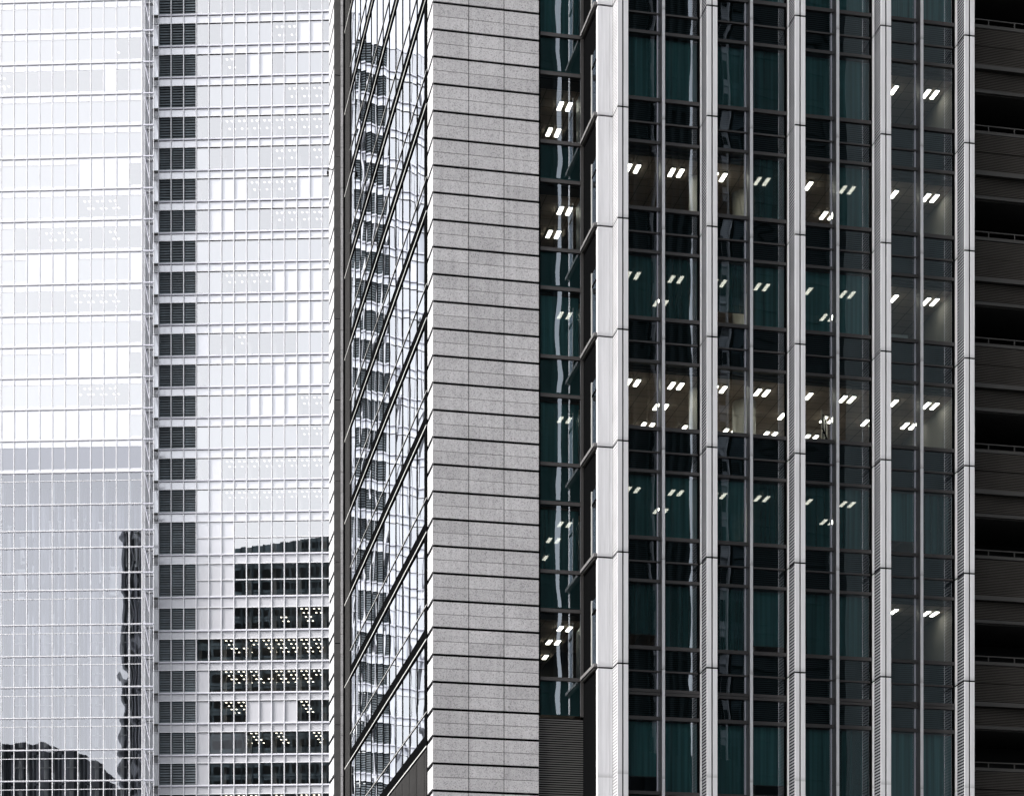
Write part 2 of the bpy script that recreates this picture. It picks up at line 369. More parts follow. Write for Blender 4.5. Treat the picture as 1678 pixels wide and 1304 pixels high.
w = MB(); w.box(-.02, .27, -.02, .02, .12, .16, 'black'); w.box(-.02, .02, -.02, .02, .02, .12, 'black'); w.build("bracket", t)
w = MB(); w.tube(0, 0, -.12, .02, .055, 'black'); w.tube(0, 0, -.17, -.121, .04, 'dark_frame'); w.build("body", t)
w = MB(); w.box(US - 0, -8.94, 3.05, 5, TOP, TOP + .4, 'granite'); w.build("parapet", tower1, o1)

# ================================================================== 2. finned tower
tower2 = thing("finned_office_tower", "dark glass office tower with tall white vertical fins beside the granite front", "office building", (P0.x, P0.y, 0), RZ)
VG = .95
FINS = [-6.477, -3.136, .217, 3.543, 6.837]
SEAMS = [20.58 + 4.005 * n for n in range(0, 9)]        # 20.58 ... 52.6
JO = [12.4] + [20.58 + 4.005 * n for n in range(0, 11)]
def split_heights(z0, z1, gap=.06):
    zz = [z0] + [z for z in JO if z0 < z < z1] + [z1]
    return [(zz[i] + gap / 2, zz[i + 1] - gap / 2) for i in range(len(zz) - 1)]
for i, c in enumerate(FINS):
    w = MB(); w.box(c - .185, c + .185, .06, VG - .02, 0, TOP - 2, 'joint')
    for z0, z1 in split_heights(0, TOP - 2):
        w.box(c - .198, c - .028, 0, .029, z0, z1, 'fin'); w.box(c + .028, c + .198, 0, .029, z0, z1, 'fin')
        w.box(c - .2, c - .185, .68 if i else .036, VG if i else .06, z0, z1, 'fin')
    f = w.build("fin", tower2)
    for sx in (-1, 1):
        w = MB()
        for z0, z1 in split_heights(0, TOP - 2):
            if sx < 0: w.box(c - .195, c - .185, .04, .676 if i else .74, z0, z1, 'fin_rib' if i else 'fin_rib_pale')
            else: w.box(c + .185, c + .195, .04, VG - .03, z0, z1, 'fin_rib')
        w.build("ribbed_panel", f)
w = MB(); w.box(-7.2, -6.69, .80, 1.2, 0, TOP - 2, 'joint')
for z0, z1 in split_heights(0, TOP - 2):
    w.box(-7.226, -6.79, .75, .80, z0, z1, 'fin'); w.box(-6.784, -6.675, .752, .80, z0, z1, 'fin'); w.box(-7.226, -7.19, .801, 1.0, z0, z1, 'fin')
w.build("corner_pillar", tower2)
MUL = [(FINS[i] + FINS[i + 1]) / 2 for i in range(4)]
for c in MUL:
    w = MB()
    for z0, z1 in split_heights(0, TOP - 2, .02):
        w.box(c - .052, c + .052, .56, .60, z0, z1, 'fin'); w.box(c - .05, c + .05, .601, VG + .04, z0, z1, 'dark_frame')
    w.build("mullion", tower2)
HALF = []
for i in range(4): HALF += [(FINS[i] + .2, MUL[i] - .05), (MUL[i] + .05, FINS[i + 1] - .2)]
# which windows have their teal roller blinds down: floors from the top, eight windows across
SHUT = {48.6: '11111111', 44.6: '11111111', 40.6: '11111100', 36.6: '00010100', 32.6: '11111100', 28.6: '00000000', 24.57: '11111111', 20.58: '11111100', 15.4: '11111111'}
floors = [(44.61 + 4.005 - 4.005, None)]
LEVELS = [(s, s + .92, s + 3.24) for s in SEAMS] + [(15.3, 16.2, 18.80)]
def shut(s, h):
    k = min(SHUT, key=lambda q: abs(q - s)); return SHUT[k][h] == '1'
for s, z0, z1 in LEVELS:
    for h, (u0, u1) in enumerate(HALF):
        w = MB(); w.pane(u0, u1, z0, z1, VG, 'x', 'g_front', amp=.0006, tilt=.0004)
        wo = w.build("window", tower2)
        if s < 48 and shut(s, h):
            zl = z0 + (rnd.uniform(.1, .7) if rnd.random() < .22 else -.05); w = MB(); w.box(u0 + .02, u1 - .02, VG + .22, VG + .23, zl, z1 - .02, 'teal_blind'); w.box(u0 + .02, u1 - .02, VG + .215, VG + .235, zl - .03, zl, 'dark_frame'); w.build("blind", wo)
for s in SEAMS:
    for h, (u0, u1) in enumerate(HALF):
        w = MB(); w.pane(u0, u1, s + .04, s + .79, VG, 'x', 'g_front', tilt=.0005); w.pane(u0, u1, s - .65, s - .04, VG, 'x', 'g_front', tilt=.0005)
        sp_ = w.build("spandrel", tower2)
        w = MB(); w.box(u0, u1, VG + .08, VG + .1, s - .66, s + .8, 'spandrel')
        w.build("backing_board", sp_)
    for a, b, v in ((.79, .92, .07), (-.03, .03, .05), (-.765, -.655, .07)):
        w = MB(); w.box(-6.29, 6.65, VG - v, VG + .12, s + a, s + b, 'dark_frame'); w.build("transom", tower2)
for h, (u0, u1) in enumerate(HALF):
    w = MB(); w.pane(u0, u1, 18.95, 19.68, VG, 'x', 'g_front', tilt=.0005); sp_ = w.build("spandrel", tower2)
    w = MB(); w.box(u0, u1, VG + .08, VG + .1, 18.9, 19.79, 'spandrel'); w.build("backing_board", sp_)
for a, b in ((19.70, 19.80), (18.80, 18.93), (16.07, 16.2)):
    w = MB(); w.box(-6.29, 6.65, VG - .07, VG + .12, a, b, 'dark_frame'); w.build("transom", tower2)
w = MB(); w.box(-6.29, 6.65, VG + .02, VG + .1, 0, 16.06, 'spandrel'); w.build("plinth_cladding", tower2)
# pane edge trims (pale aluminium line beside each mullion)
for h, (u0, u1) in enumerate(HALF):
    if h % 2: w = MB(); w.box(u1 - .075, u1 + .003, VG - .06, VG + .05, 16.2, TOP - 4, 'black'); w.build('jamb', tower2)
    if h % 2 == 0: w = MB(); w.box(u1 - .10, u1 - .055, VG - .03, VG + .03, 16.2, TOP - 4, 'lilac'); w.build("window_trim", tower2)
# rooms
for s, z0, z1 in LEVELS:
    zc_ = z1 + .06; top = zc_ + 1.2 if s > 19 else zc_ + .9
    w = MB(); w.box(-7.1, 7.1, 1.9, 11.5, zc_ + .02, zc_ + .06, 'ceiling'); w.build("ceiling", tower2)
    w = MB(); w.box(-7.1, 7.1, 1.16, 1.88, zc_ - .02, zc_ + .02, 'pelmet'); w.box(-7.1, 7.1, 1.84, 1.90, zc_ - .02, zc_ + .06, 'pelmet'); w.box(-7.1, 7.1, 1.35, 1.38, zc_ - .06, zc_ - .021, 'sill_metal'); w.box(-7.1, 7.1, 1.6, 1.62, zc_ - .05, zc_ - .021, 'sill_metal'); w.build("curtain_box", tower2)
    w = MB(); w.box(-7.1, 7.1, 1.1, 11.5, zc_ + .5, top, 'carpet'); w.build("floor_slab", tower2)
w = MB(); w.box(-8.9, 7.1, 11.5, 12, 0, TOP - 2, 'office_wall'); w.box(7.0, 7.1, 1.2, 11.5, 0, TOP - 2, 'office_wall'); w.box(-8.95, -8.9, 3.4, 11.5, 0, TOP - 2, 'office_wall')
w.build("core_wall", tower2)
w = MB(); w.box(-8.9, 7.1, 1.1, 12, TOP - 2, TOP - 1.6, 'dark_panel'); w.build("roof", tower2)
for u, v, r in ((-2.62, 3.3, .42), (-.62, 4.1, .45)):
    w = MB(); w.tube(u, v, 12, TOP - 2, r, 'column'); w.build("column", tower2)
# recessed glass strip between the granite front and the corner pillar
VT = 3.15; UT0, UT1 = -8.86, -7.31
TS = [20.68 + 4.0 * n for n in range(0, 10)]
for z in TS:
    w = MB(); w.pane(UT0, UT1, z + .07, z + 2.48, VT, 'x', 'g_front', amp=.0011, tilt=.0003); wo = w.build("window", tower2)
    if int(round((z - 20.68) / 4)) in (1, 2, 3, 6, 7, 8):
        w = MB(); w.box(UT0, UT1, VT + .3, VT + .31, z, z + 2.4, 'teal_blind'); w.build("blind", wo)
    w = MB(); w.pane(UT0, UT1, z - 1.31, z - .07, VT, 'x', 'g_front', tilt=.0004); so_ = w.build("spandrel", tower2)
    w = MB(); w.box(UT0, UT1, VT + .1, VT + .12, z - 1.32, z - .06, 'teal_back'); w.build("backing_board", so_)
    for a in (-.065, 2.49): w = MB(); w.box(UT0, UT1 + .02, VT - .05, VT + .14, z + a, z + a + .13, 'dark_frame'); w.build("transom", tower2)
    w = MB(); w.box(-8.9, -7.0, VT + .9, 11.5, z + 2.5, z + 2.54, 'ceiling'); w.build("ceiling", tower2)
    w = MB(); w.box(-8.9, -7.0, VT + .2, VT + .89, z + 2.46, z + 2.5, 'pelmet'); w.box(-8.9, -7.0, VT + .2, 11.5, z + 2.9, z + 3.6, 'carpet'); w.build("floor_slab", tower2)
    w = MB(); w.box(-7.30, -7.21, VT + .18, VT + .75, z, z + 2.0, 'white'); w.build("white_partition", tower2)
    # return wall of the recess
    w = MB(); w.box(-7.30, -7.20, .95, 3.0, z - .11, z + .09, 'dark_panel'); w.box(-7.36, -7.205, .80, 3.0, z - .05, z + .06, 'sill_metal'); w.build("sill", tower2)
    w = MB(); w.pane(.98, 1.60, z + .1, z + 2.0, -7.235, 'y', 'g_return', tilt=.0004); w.pane(.98, 1.60, z + 2.08, z + 2.5, -7.235, 'y', 'g_return', tilt=.0004)
    wo = w.build("window", tower2)
    w = MB(); w.box(-7.26, -7.21, 1.6, 1.66, z + .06, z + 2.55, 'lip'); w.box(-7.25, -7.21, .95, 1.6, z + 2.0, z + 2.08, 'black'); w.build("frame", wo)
w = MB(); w.box(-7.205, -7.1, 1.0, 3.6, 0, TOP - 2, 'black'); w.build("return_wall", tower2)
w = MB(); w.box(-8.93, -8.86, VT - .1, VT + .1, 19.3, TOP - 2, 'black'); w.box(UT1, -7.2, VT - .06, VT + .1, 19.3, TOP - 2, 'dark_frame'); w.build("frame", tower2)
w = MB(); w.box(-8.93, -7.2, VT + .12, VT + .2, 0, 19.25, 'joint')
for k in range(150):
    z = 19.18 - k * .085; w.prism([(VT - .02, z - .04), (VT + .1, z + .0), (VT + .1, z + .015), (VT - .02, z - .0)], -8.92, -7.21, 'grille')
w.build("louvre_grille", tower2)

# ================================================================== 3. dark louvred building at the right
c = W(7.06, .8)
tower3 = thing("dark_louvred_building", "dark building with open balconies and ribbed louvre boards past the last white fin", "building", (c.x, c.y, 0), RZ)
o3 = (7.06, .8, 0)
UD0, UD1, VD = 7.06, 24.0, .8
for n in range(-6, 5):
    r = 41.66 + 4.0 * n
    if r < 17: continue
    w = MB(); w.box(UD0, UD1, VD + .02, VD + .2, r - .22, r - .1, 'dark_panel'); w.box(UD0, UD1, VD + .2, VD + 3.2, r - .3, r - .12, 'void')
    w.box(UD0, UD1, VD - .06, VD + .2, r - 1.80, r - 1.64, 'dark_panel'); w.box(UD0, UD1, VD + .2, VD + 3.2, r - 2.66, r - 2.5, 'dark_panel')
    w.box(UD0, UD1, VD + .1, VD + .2, r - 2.62, r - 2.5, 'dark_panel')
    bo = w.build("balcony", tower3, o3)
    w = MB(); w.box(UD0, UD1, VD + .03, VD + .06, r + .08, r + .12, 'dark_panel')
    for q in range(15): w.box(7.95 + q * 1.05, 7.99 + q * 1.05, VD + .03, VD + .06, r - .1, r + .08, 'dark_panel')
    w.build("railing", bo, o3)
    for a, b, v in ((r - .92, r - .26, 0), (r - 1.62, r - .94, 0), (r - 2.49, r - 1.82, .1)):
        w = MB(); w.box(UD0, UD1, VD + v, VD + v + .1, a, b, 'dark_louvre'); w.build("louvre_board", bo, o3)
w = MB(); w.box(UD0, UD1, VD + 3.2, VD + 8, 0, TOP - 4, 'void'); w.box(UD0 - .01, UD0 + .1, VD + .3, VD + 3.2, 0, TOP - 4, 'void'); w.box(UD1 - .2, UD1, VD + .3, VD + 3.2, 0, TOP - 4, 'void')
w.box(UD0 + .1, UD1 - .2, VD + .21, VD + 3.2, 0, 10, 'void'); w.build("back_wall", tower3, o3)

# ================================================================== 4-6. the pale glass towers beyond
PB = Vector((-34.703, 269.8)); RB = R(-2.877)
LT = [152.85, 148.82, 144.78, 140.75, 136.76, 132.72, 128.68, 124.69, 120.69, 116.66, 112.66, 108.65, 104.61, 100.61, 96.5, 92.44, 88.24, 82.78, 77.09, 73.06, 69.02, 65.05, 61.01, 56.98, 52.95, 48.9]
LB = [150.07, 146.02, 142.0, 137.97, 133.93, 129.93, 125.86, 121.91, 117.87, 113.96, 109.85, 105.84, 101.89, 97.83, 93.73, 89.57, 84.12, 78.64, 74.29, 70.22, 66.21, 62.25, 58.17, 54.21, 50.2, 46.1]
LT = [156.88] + LT; LB = [154.1] + LB
CP = 1.642                                    # column pitch
# blinds on the ten columns right of the louvres: w white, g grey, . open
ROWS = ['..........', '..gggg..ww', '.g..ww.ggg', '.gggggg...', '..........', 'g..gg.....', '.www....ww', '.wwgg.....', 'gggggggggg', '.g....wwww', '.ggggggwww', 'w.......gg', '.gggggwwww', '.gggwwww..', 'gggggggg..', '.w........', 'gw........', 'www.......',
        'www.......', 'www.......', '..........', 'w.........', 'w...wwww..', 'wggg......', 'w.........', 'w.........', 'w...ww....']
# columns with lit ceiling lamps per row
LAMPS = {1: '234567', 2: '2', 3: '6789', 4: '23456789', 5: '236789', 6: '4567', 7: '6789', 9: '2345', 11: '23', 13: '89', 14: '89', 15: '23456789', 16: '23456789', 19: '689', 20: '23456789', 21: '23456789', 22: '238', 23: '23469', 25: '23456789'}
lamp_mesh = {}
def lamp_proto(key, lx, ly, mat_glow):
    w = MB(); w.box(-lx / 2 - .02, lx / 2 + .02, -ly / 2 - .02, ly / 2 + .02, 0, .05, 'white'); w.box(-lx / 2, lx / 2, -ly / 2, ly / 2, -.02, -.001, mat_glow)
    o = w.build("ceiling_light"); lamp_mesh[key] = o.data; bpy.data.objects.remove(o)
lamp_proto('near', .135, .60, 'glow')
for key, mt in (('far', 'glow_far'), ('faint', 'glow_faint')):
    w = MB(); w.box(-.55, .55, -1.25, 1.25, 0, .05, 'room_ceiling')
    for a in (-.32, .32):
        for b in (-.97, .97): w.box(a - .105, a + .105, b - .19, b + .19, -.02, .001, mt)
    o = w.build("ceiling_light"); lamp_mesh[key] = o.data; bpy.data.objects.remove(o)
def lamp(key, x, y, z, rz, label, group):
    o = bpy.data.objects.new("ceiling_light", lamp_mesh[key]); COL.objects.link(o); o.location = (x, y, z); o.rotation_euler.z = rz
    return tag(o, label, "ceiling light", group)

def louvre_wing(root, u0, sgn, ncol, lamps):
    """a wing of the pale tower: three dark louvre columns, then windows; sgn -1 builds the mirrored wing"""
    X = lambda d: u0 + sgn * d
    def bx(w, d0, d1, y0, y1, z0, z1, m):
        a, b = sorted((X(d0), X(d1))); w.box(a, b, y0, y1, z0, z1, m)
    dl = 3 * CP; d_end = dl + ncol * CP
    for r, (zt, zb) in enumerate(zip(LT, LB)):
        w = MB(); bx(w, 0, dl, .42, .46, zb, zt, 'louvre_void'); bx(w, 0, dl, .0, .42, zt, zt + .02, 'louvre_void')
        for c3 in range(3):
            n = int((zt - zb) / .31)
            for k in range(n):
                z = zb + (k + .15) * (zt - zb) / n
                a, b = sorted((X(c3 * CP + .10), X((c3 + 1) * CP - .10))); w.prism([(.05, z), (.17, z + .25), (.17, z + .27), (.05, z + .03)], a, b, 'blade')
        w.build("louvre_bank", root)
        # windows of this floor
        zg = zt - .02; zm = None
        if zt - zb > 4: zm = (zt + zb) / 2
        w = MB()
        for c in range(ncol):
            a, b = sorted((X(dl + c * CP + .05), X(dl + (c + 1) * CP - .05)))
            if zm: w.pane(a, b, zb, zm - .06, .12, 'x', 'g_tower', amp=.0005, tilt=.00025, n=4); w.pane(a, b, zm + .06, zg, .12, 'x', 'g_tower', amp=.0005, tilt=.00025, n=4)
            else: w.pane(a, b, zb, zg, .12, 'x', 'g_tower', amp=.0005, tilt=.00025, n=4)
        wb = w.build("window_band", root)
        for c in range(min(ncol, 10)):
            k = ROWS[r][c]
            if k == 'w':
                w = MB(); bx(w, dl + c * CP + .05, dl + (c + 1) * CP - .05, .095, .115, zb + .01, (zm or zg) - .06, 'white_panel'); w.build("blind_panel", wb)  # white blinds built as enamel panels before the glass, to read brighter
                if zm: w = MB(); bx(w, dl + c * CP + .05, dl + (c + 1) * CP - .05, .095, .115, zm + .06, zg, 'white_panel'); w.build("blind_panel", wb)
            elif k in 'wg':
                w = MB(); bx(w, dl + c * CP + .02, dl + (c + 1) * CP - .02, .32, .34, zb - .05, zg, 'blind' if k == 'w' else 'grey_blind'); w.build("blind", wb)
        w = MB()
        bx(w, dl, d_end, .5, 8.5, zt + .02, zt + .1, 'room_ceiling'); bx(w, dl, d_end, .2, .5, zt + .0, zt + .1, 'lilac'); bx(w, dl, d_end, 8.5, 8.6, zb - .1, zt + .02, 'room'); bx(w, dl, d_end, .2, 8.5, zb - .5, zb - .15, 'room')
        for c in range(0, ncol, 2): bx(w, dl + c * CP - .2, dl + c * CP + .2, 2.4, 2.8, zb - .1, zt, 'room_ceiling')
        w.build("office_room", root)
        if r:
            zn = LB[r - 1]                        # bottom of the row above
            w = MB()
            for c in range(-1 if sgn > 0 else -1, ncol + 3): 
                bx(w, max(-.9, c * CP + .03), (c + 1) * CP - .03, .05, .4, zt + .10, zn - .26, 'white_panel')
            w.build("spandrel", root)
            w = MB(); bx(w, -.9, d_end, -.06, .4, zt, zt + .095, 'white'); bx(w, -.9, d_end, -.06, .4, zn - .10, zn, 'white'); bx(w, -.05, d_end, -.12, .3, zn - .23, zn - .105, 'lilac'); bx(w, -.72, -.05, -.16, .3, zn - .27, zn - .1, 'dark_panel')
            if zm: bx(w, dl, d_end, -.04, .2, zm - .06, zm + .06, 'white')
            w.build("ledge", root)
        if lamps and r in LAMPS:
            low = r > 18
            for ch in LAMPS[r]:
                c = int(ch)
                for dv_ in ((1.7, 5.55) if low else (2.2,)):
                    q = PB + X(dl + (c + .5) * CP) * Vector((math.cos(RB), math.sin(RB))) + dv_ * Vector((-math.sin(RB), math.cos(RB)))
                    nm = f"square ceiling light cluster behind glass, {ordinal(r - 19)} dark floor under the reflected skyline" if low else f"faint square ceiling light cluster inside the louvred tower, {'upper' if r < 9 else 'middle'} pale floors"
                    if rnd.random() > .12: far_lamps.append((q.x, q.y, zt - .05, nm))
    for c in range(-1, ncol + 4):
        w = MB(); d = c * CP; 
        if c == -1: d = -.9
        bx(w, d - .05, d + .05, -.12, .4, LB[-1], LT[0], 'white'); w.build("mullion", root)
    w = MB(); bx(w, -.85, d_end + 3, .45, 20, 0, LB[-1], 'white_panel'); bx(w, -.9, d_end + 3, 9, 30, LB[-1], LT[0] + 10, 'room'); bx(w, -.9, d_end + 3, .1, 30, LT[0] + .1, LT[0] + 30, 'white_panel'); bx(w, -.9, 0, .05, .44, LB[-1], LT[0], 'lifted_panel'); bx(w, -1.3, 0, .44, 9, LB[-1], LT[0], 'lifted_panel'); bx(w, 0, dl, .47, 1, LB[-1], LT[0], 'room')
    w.build("core", root)
far_lamps = []
towerB = thing("white_louvred_tower", "pale high-rise with three columns of dark slate louvres beside its windows", "high-rise", (PB.x, PB.y, 0), RB)
louvre_wing(towerB, -11.18, 1, 13, True)
towerC = thing("white_louvred_tower", "pale louvred high-rise wing mirrored in the granite tower's glass side", "high-rise", (PB.x, PB.y, 0), RB)
louvre_wing(towerC, -32.75, -1, 12, False)

# --- tower A: curtain wall standing 3.2 m in front
towerA = thing("glass_curtain_tower", "white glass curtain wall tower with a see-through atrium below its pale office floors", "high-rise", (PB.x, PB.y, 0), RB)
VA = -3.2; AU = [-12.62 - 1.664 * k for k in range(12)] + [-31.6]
AZ = [158.4, 154.35, 150.34, 146.33, 142.3, 138.23, 134.24, 130.16, 126.17, 122.1, 118.03, 114.01, 109.99, 106.0, 101.96, 97.98, 93.85, 89.71, 86.35, 84.17, 80.92, 78.72, 74.29, 70.27, 66.29, 62.33, 58.23, 54.27, 50.3, 46.3]
A_BLIND = ['gggggggggggg', 'gggggggggggg', '.ggggggggg..', '.........w.g', 'gggggggggggg', 'gggggggggggg', 'gggggggwwww.', 'ggggggg....g', 'gg..........', 'gggwwwwggggw', '.g..........', 'ggggggggggg.', 'ggggggwwwww.', 'ggggggg....g', 'gwwwwwwwwwwg', 'wwwwwwwwwwww']
# (row, list of columns) with lit lamps
A_LAMPS = {2: '23456789', 7: '789', 8: '4569', 10: '6789', 13: '6789', 3: '0'}
ATR = 16
for r in range(len(AZ) - 1):
    z1, z0 = AZ[r], AZ[r + 1]
    w = MB(); w.box(AU[-1], AU[0], VA - .14, VA + .1, z1 - .05, z1 + .05, 'white'); w.box(AU[-1], AU[0], VA - .10, VA + .1, z1 - .13, z1 - .052, 'lilac')
    w.build("ledge", towerA)
    w = MB()
    top = z1 - .9 if r < ATR else z1 - .16; bot = z0 + .42 if r < ATR else z0 + .07
    cut = (z1 - 1.12) if (r >= ATR and z1 - z0 > 3.4) else None
    for k in range(12):
        a, b = AU[k + 1] + .045, AU[k] - .045
        if b - a < .3: continue
        gm = 'g_tower' if r < ATR - 1 else 'g_atrium'
        if cut: w.pane(a, b, bot, cut - .05, VA, 'x', gm, amp=(.0009 if r < ATR else .0012), tilt=.0005, n=5); w.pane(a, b, cut + .05, top, VA, 'x', gm, amp=(.0009 if r < ATR else .0012), tilt=.0005, n=5)
        else: w.pane(a, b, bot, top, VA, 'x', gm, amp=(.0009 if r < ATR else .0012), tilt=.0005, n=5)
    wb = w.build("window_band", towerA)
    if cut:
        w = MB(); w.box(AU[-1], AU[0], VA - .07, VA + .08, cut - .035, cut + .035, 'white'); w.build("transom", towerA)
    if r < ATR:
        w = MB()
        for k in range(12):
            w.box(AU[k + 1] + .03, AU[k] - .03, VA - .02, VA + .2, z1 - .895, z1 - .155, 'white_panel')
        w.build("spandrel", towerA); w = MB()
        for k in range(12): w.box(AU[k + 1] + .03, AU[k] - .03, VA - .02, VA + .2, z0 + .062, z0 + .41, 'white_panel')
        w.build("sill_panel", towerA)
        for k in range(12):
            s = A_BLIND[r][11 - k] if r < 15 else 'w'
            if s == 'w' and r < 15:
                w = MB(); w.box(AU[k + 1] + .04, AU[k] - .04, VA - .012, VA + .012, z0 + .42, z1 - .9, 'white_panel'); w.build('blind_panel', wb); continue  # white blind set in the glass plane as a panel, keeping it bright
            if r == 15: mt = 'brown_screen'
            elif s == 'w': mt = 'blind'
            elif s == 'g': mt = 'grey_blind'
            else: continue
            w = MB(); w.box(AU[k + 1] + .02, AU[k] - .02, VA + .22, VA + .24, z0 + .3, z1 - .8, mt); w.build("blind", wb)
        w = MB(); w.box(AU[-1], AU[0], VA + .5, 5, z1 - .85, z1 - .75, 'room_ceiling'); w.box(AU[-1], AU[0], 5, 5.1, z0, z1 - .8, 'room'); w.box(AU[-1], AU[0], VA + .25, 5, z0 + .1, z0 + .2, 'room'); w.build("office_room", towerA)
        if r in A_LAMPS:
            for ch in A_LAMPS[r]:
                k = 11 - int(ch)
                q = PB + (AU[k] + AU[k + 1]) / 2 * Vector((math.cos(RB), math.sin(RB))) + (VA + 2.4) * Vector((-math.sin(RB), math.cos(RB)))
                far_lamps.append((q.x, q.y, z1 - .9, f"faint square ceiling light cluster inside the glass curtain wall tower, {'upper' if r < 6 else 'middle'} office floors"))
for k in range(13):
    w = MB(); w.box(AU[k] - .048, AU[k] + .048, VA - .10, VA + .1, AZ[-1], AZ[0], 'white'); w.build("mullion", towerA)
# atrium behind the lower glass
zA = AZ[ATR]
w = MB(); w.box(AU[-1], AU[0] + .05, 2.6, 2.8, 30, zA, 'atrium'); w.box(AU[-1], AU[0], VA + .3, 2.6, zA - .05, zA + .1, 'atrium_dark')
for k in range(0, 13): w.box(AU[min(k, 12)] - .35, AU[min(k, 12)] - .05, 2.52, 2.6, 30, zA - .1, 'atrium_dark')
for k in range(0, 12): w.box(AU[k] - 1.1, AU[k] - .75, 2.45, 2.6, 30, zA - .1, 'white_panel'); w.box(AU[k] - .62, AU[k] - .5, 2.5, 2.6, 30, zA - .1, 'lilac')
w.build("atrium_wall", towerA)
for k in range(0, 12, 2):
    w = MB(); u = AU[k + 1] - .15
    w.box(u - .30, u + .02, -1.7, -1.2, 30, zA - .2, 'white_box'); w.box(u + .02, u + .32, -1.6, -1.2, 30, zA - .2, 'atrium_dark')
    for z in AZ[ATR + 1:]: w.prism([(VA + .4, z - .1), (-1.7, z - .1), (-1.7, z - 2.6), (-1.9, z - 2.6)], u - .35, u - .12, 'atrium_dark')
    w.build("atrium_column", towerA)
    w = MB()
    for z in AZ[ATR + 6:]: w.bar((u - 1.9, -1.9, z - 2.0), (u - .3, -1.9, z - 2.0), .05, 'white_box'); w.bar((u - 1.2, -1.4, z - 3.4), (u - 1.2, -1.4, z - .9), .16, 'white_box'); w.bar((u + .7, -1.3, z - 3.9), (u + .7, -1.3, z - .2), .09, 'atrium_dark'); w.bar((u + 1.05, -1.2, z - 3.9), (u + 1.05, -1.2, z - .2), .16, 'atrium')
    w.build("pipe_run", towerA)
for k, za, zb_ in ((1.1, 86.6, 82.2), (3.2, 87.8, 80.2), (5.2, 88.2, 81.5), (7.15, 88.0, 81.5), (9.4, 86.0, 82.8), (11.1, 87.5, 81), (2.6, 82, 78.6), (9.6, 81.8, 78.2)):
    w = MB(); u = -12.62 - 1.664 * k; w.box(u - .75, u + .75, -1.15, -.3, zb_, za, 'white_box'); w.box(u - .88, u + .88, -1.25, -.3, za, za + .3, 'white_box'); w.box(u - .6, u + .6, -1.16, -1.14, zb_ + .4, zb_ + .8, 'atrium_dark'); w.build("plant_unit", towerA)
# end of the curtain wall: service walkway with brackets
w = MB(); w.box(AU[0] + .055, AU[0] + .12, VA + .1, .05, AZ[-1], AZ[0], 'lifted_panel'); w.box(AU[-1], AU[0], 5.2, 20, 0, AZ[0], 'room'); w.box(AU[-1], AU[0], VA, 5.1, AZ[0], AZ[0] + 25, 'white_panel'); w.box(AU[-1], AU[0], VA, 5, 0, AZ[-1], 'white_panel'); w.box(AU[-1] - .1, AU[-1] - .05, VA, 5, 0, AZ[0], 'white_panel')
w.build("end_wall", towerA)
for i, z in enumerate(AZ[:-1]):
    w = MB(); w.box(AU[0] + .15, AU[0] + 1.52, VA - .1, VA + .05, z - .10, z + .05, 'lilac'); w.box(AU[0] + .32, AU[0] + 1.3, VA + .2, VA + .9, z - .38, z - .28, 'white')
    if i < ATR + 1 or AZ[i] - AZ[i + 1] > 3: w.bar((AU[0] + .38, VA, z - .3), (AU[0] + .95, VA, z - 2.9), .04, 'lilac'); w.bar((AU[0] + .55, VA + .6, z - .3), (AU[0] + .95, VA + .3, z - 2.2), .03, 'white')
    w.build("bracket", towerA)
for d in (.16, .36, .95, 1.5):
    w = MB(); w.box(AU[0] + d - .03, AU[0] + d + .03, VA - .05, VA + .02, AZ[-1], AZ[0], 'white'); w.build("rod", towerA)
for x, y, z, nm in far_lamps: lamp('faint' if nm.startswith('faint') else 'far', x, y, z, RB, nm, "ceiling lights in the pale towers")

# ================================================================== ceiling lights of the finned tower
def near(u, v, z, label):
    q = W(u, v); lamp('near', q.x, q.y, z, RZ, label, "ceiling lights of the finned tower")
PAIR = [-5.37, -3.69, -2.01, -.31, 1.38, 3.10, 4.82, 6.48]
FLO = [(40.6, 'row of only two lit windows near the top', '00000011', '', ''), (36.6, 'uppermost floor lit right across', '11111111', '00000100', ''), (32.6, 'lit floor above the brightest floor', '11111111', '01010100', ''),
       (28.59, 'brightest brown-ceilinged floor', '11111111', '11111111', '11111100'), (24.58, 'dim floor below the brightest floor', '11111100', '01000100', ''), (20.58, 'lowest lit floor of the fins', '00000011', '', '')]
for s, nm, *rows in FLO:
    for ri, row in enumerate(rows):
        for h, ch in enumerate(row):
            if ch != '1': continue
            for e, du in (('left', -.17), ('right', .17)):
                near(PAIR[h] + du, (2.86, 5.02, 7.02)[ri], s + 3.26, f"{e} tube lamp, {('front', 'middle', 'back')[ri]} row, {ordinal(h)} window, {nm}")
for i, z in enumerate(TS):
    rows = {0: (1, 1, 1), 1: (1, 1, 1), 2: (1,), 3: (1,), 4: (1, 1), 5: (1, 1)}.get(i, ())
    for ri, _ in enumerate(rows):
        for e, du in (('left', -.17), ('right', .17)):
            near(-7.47 + du, (5.12, 7.12, 9.4)[ri], z + 2.44, f"{e} tube lamp, {('front', 'middle', 'back')[ri]} row, recessed strip beside granite, {ordinal(i)} floor up")
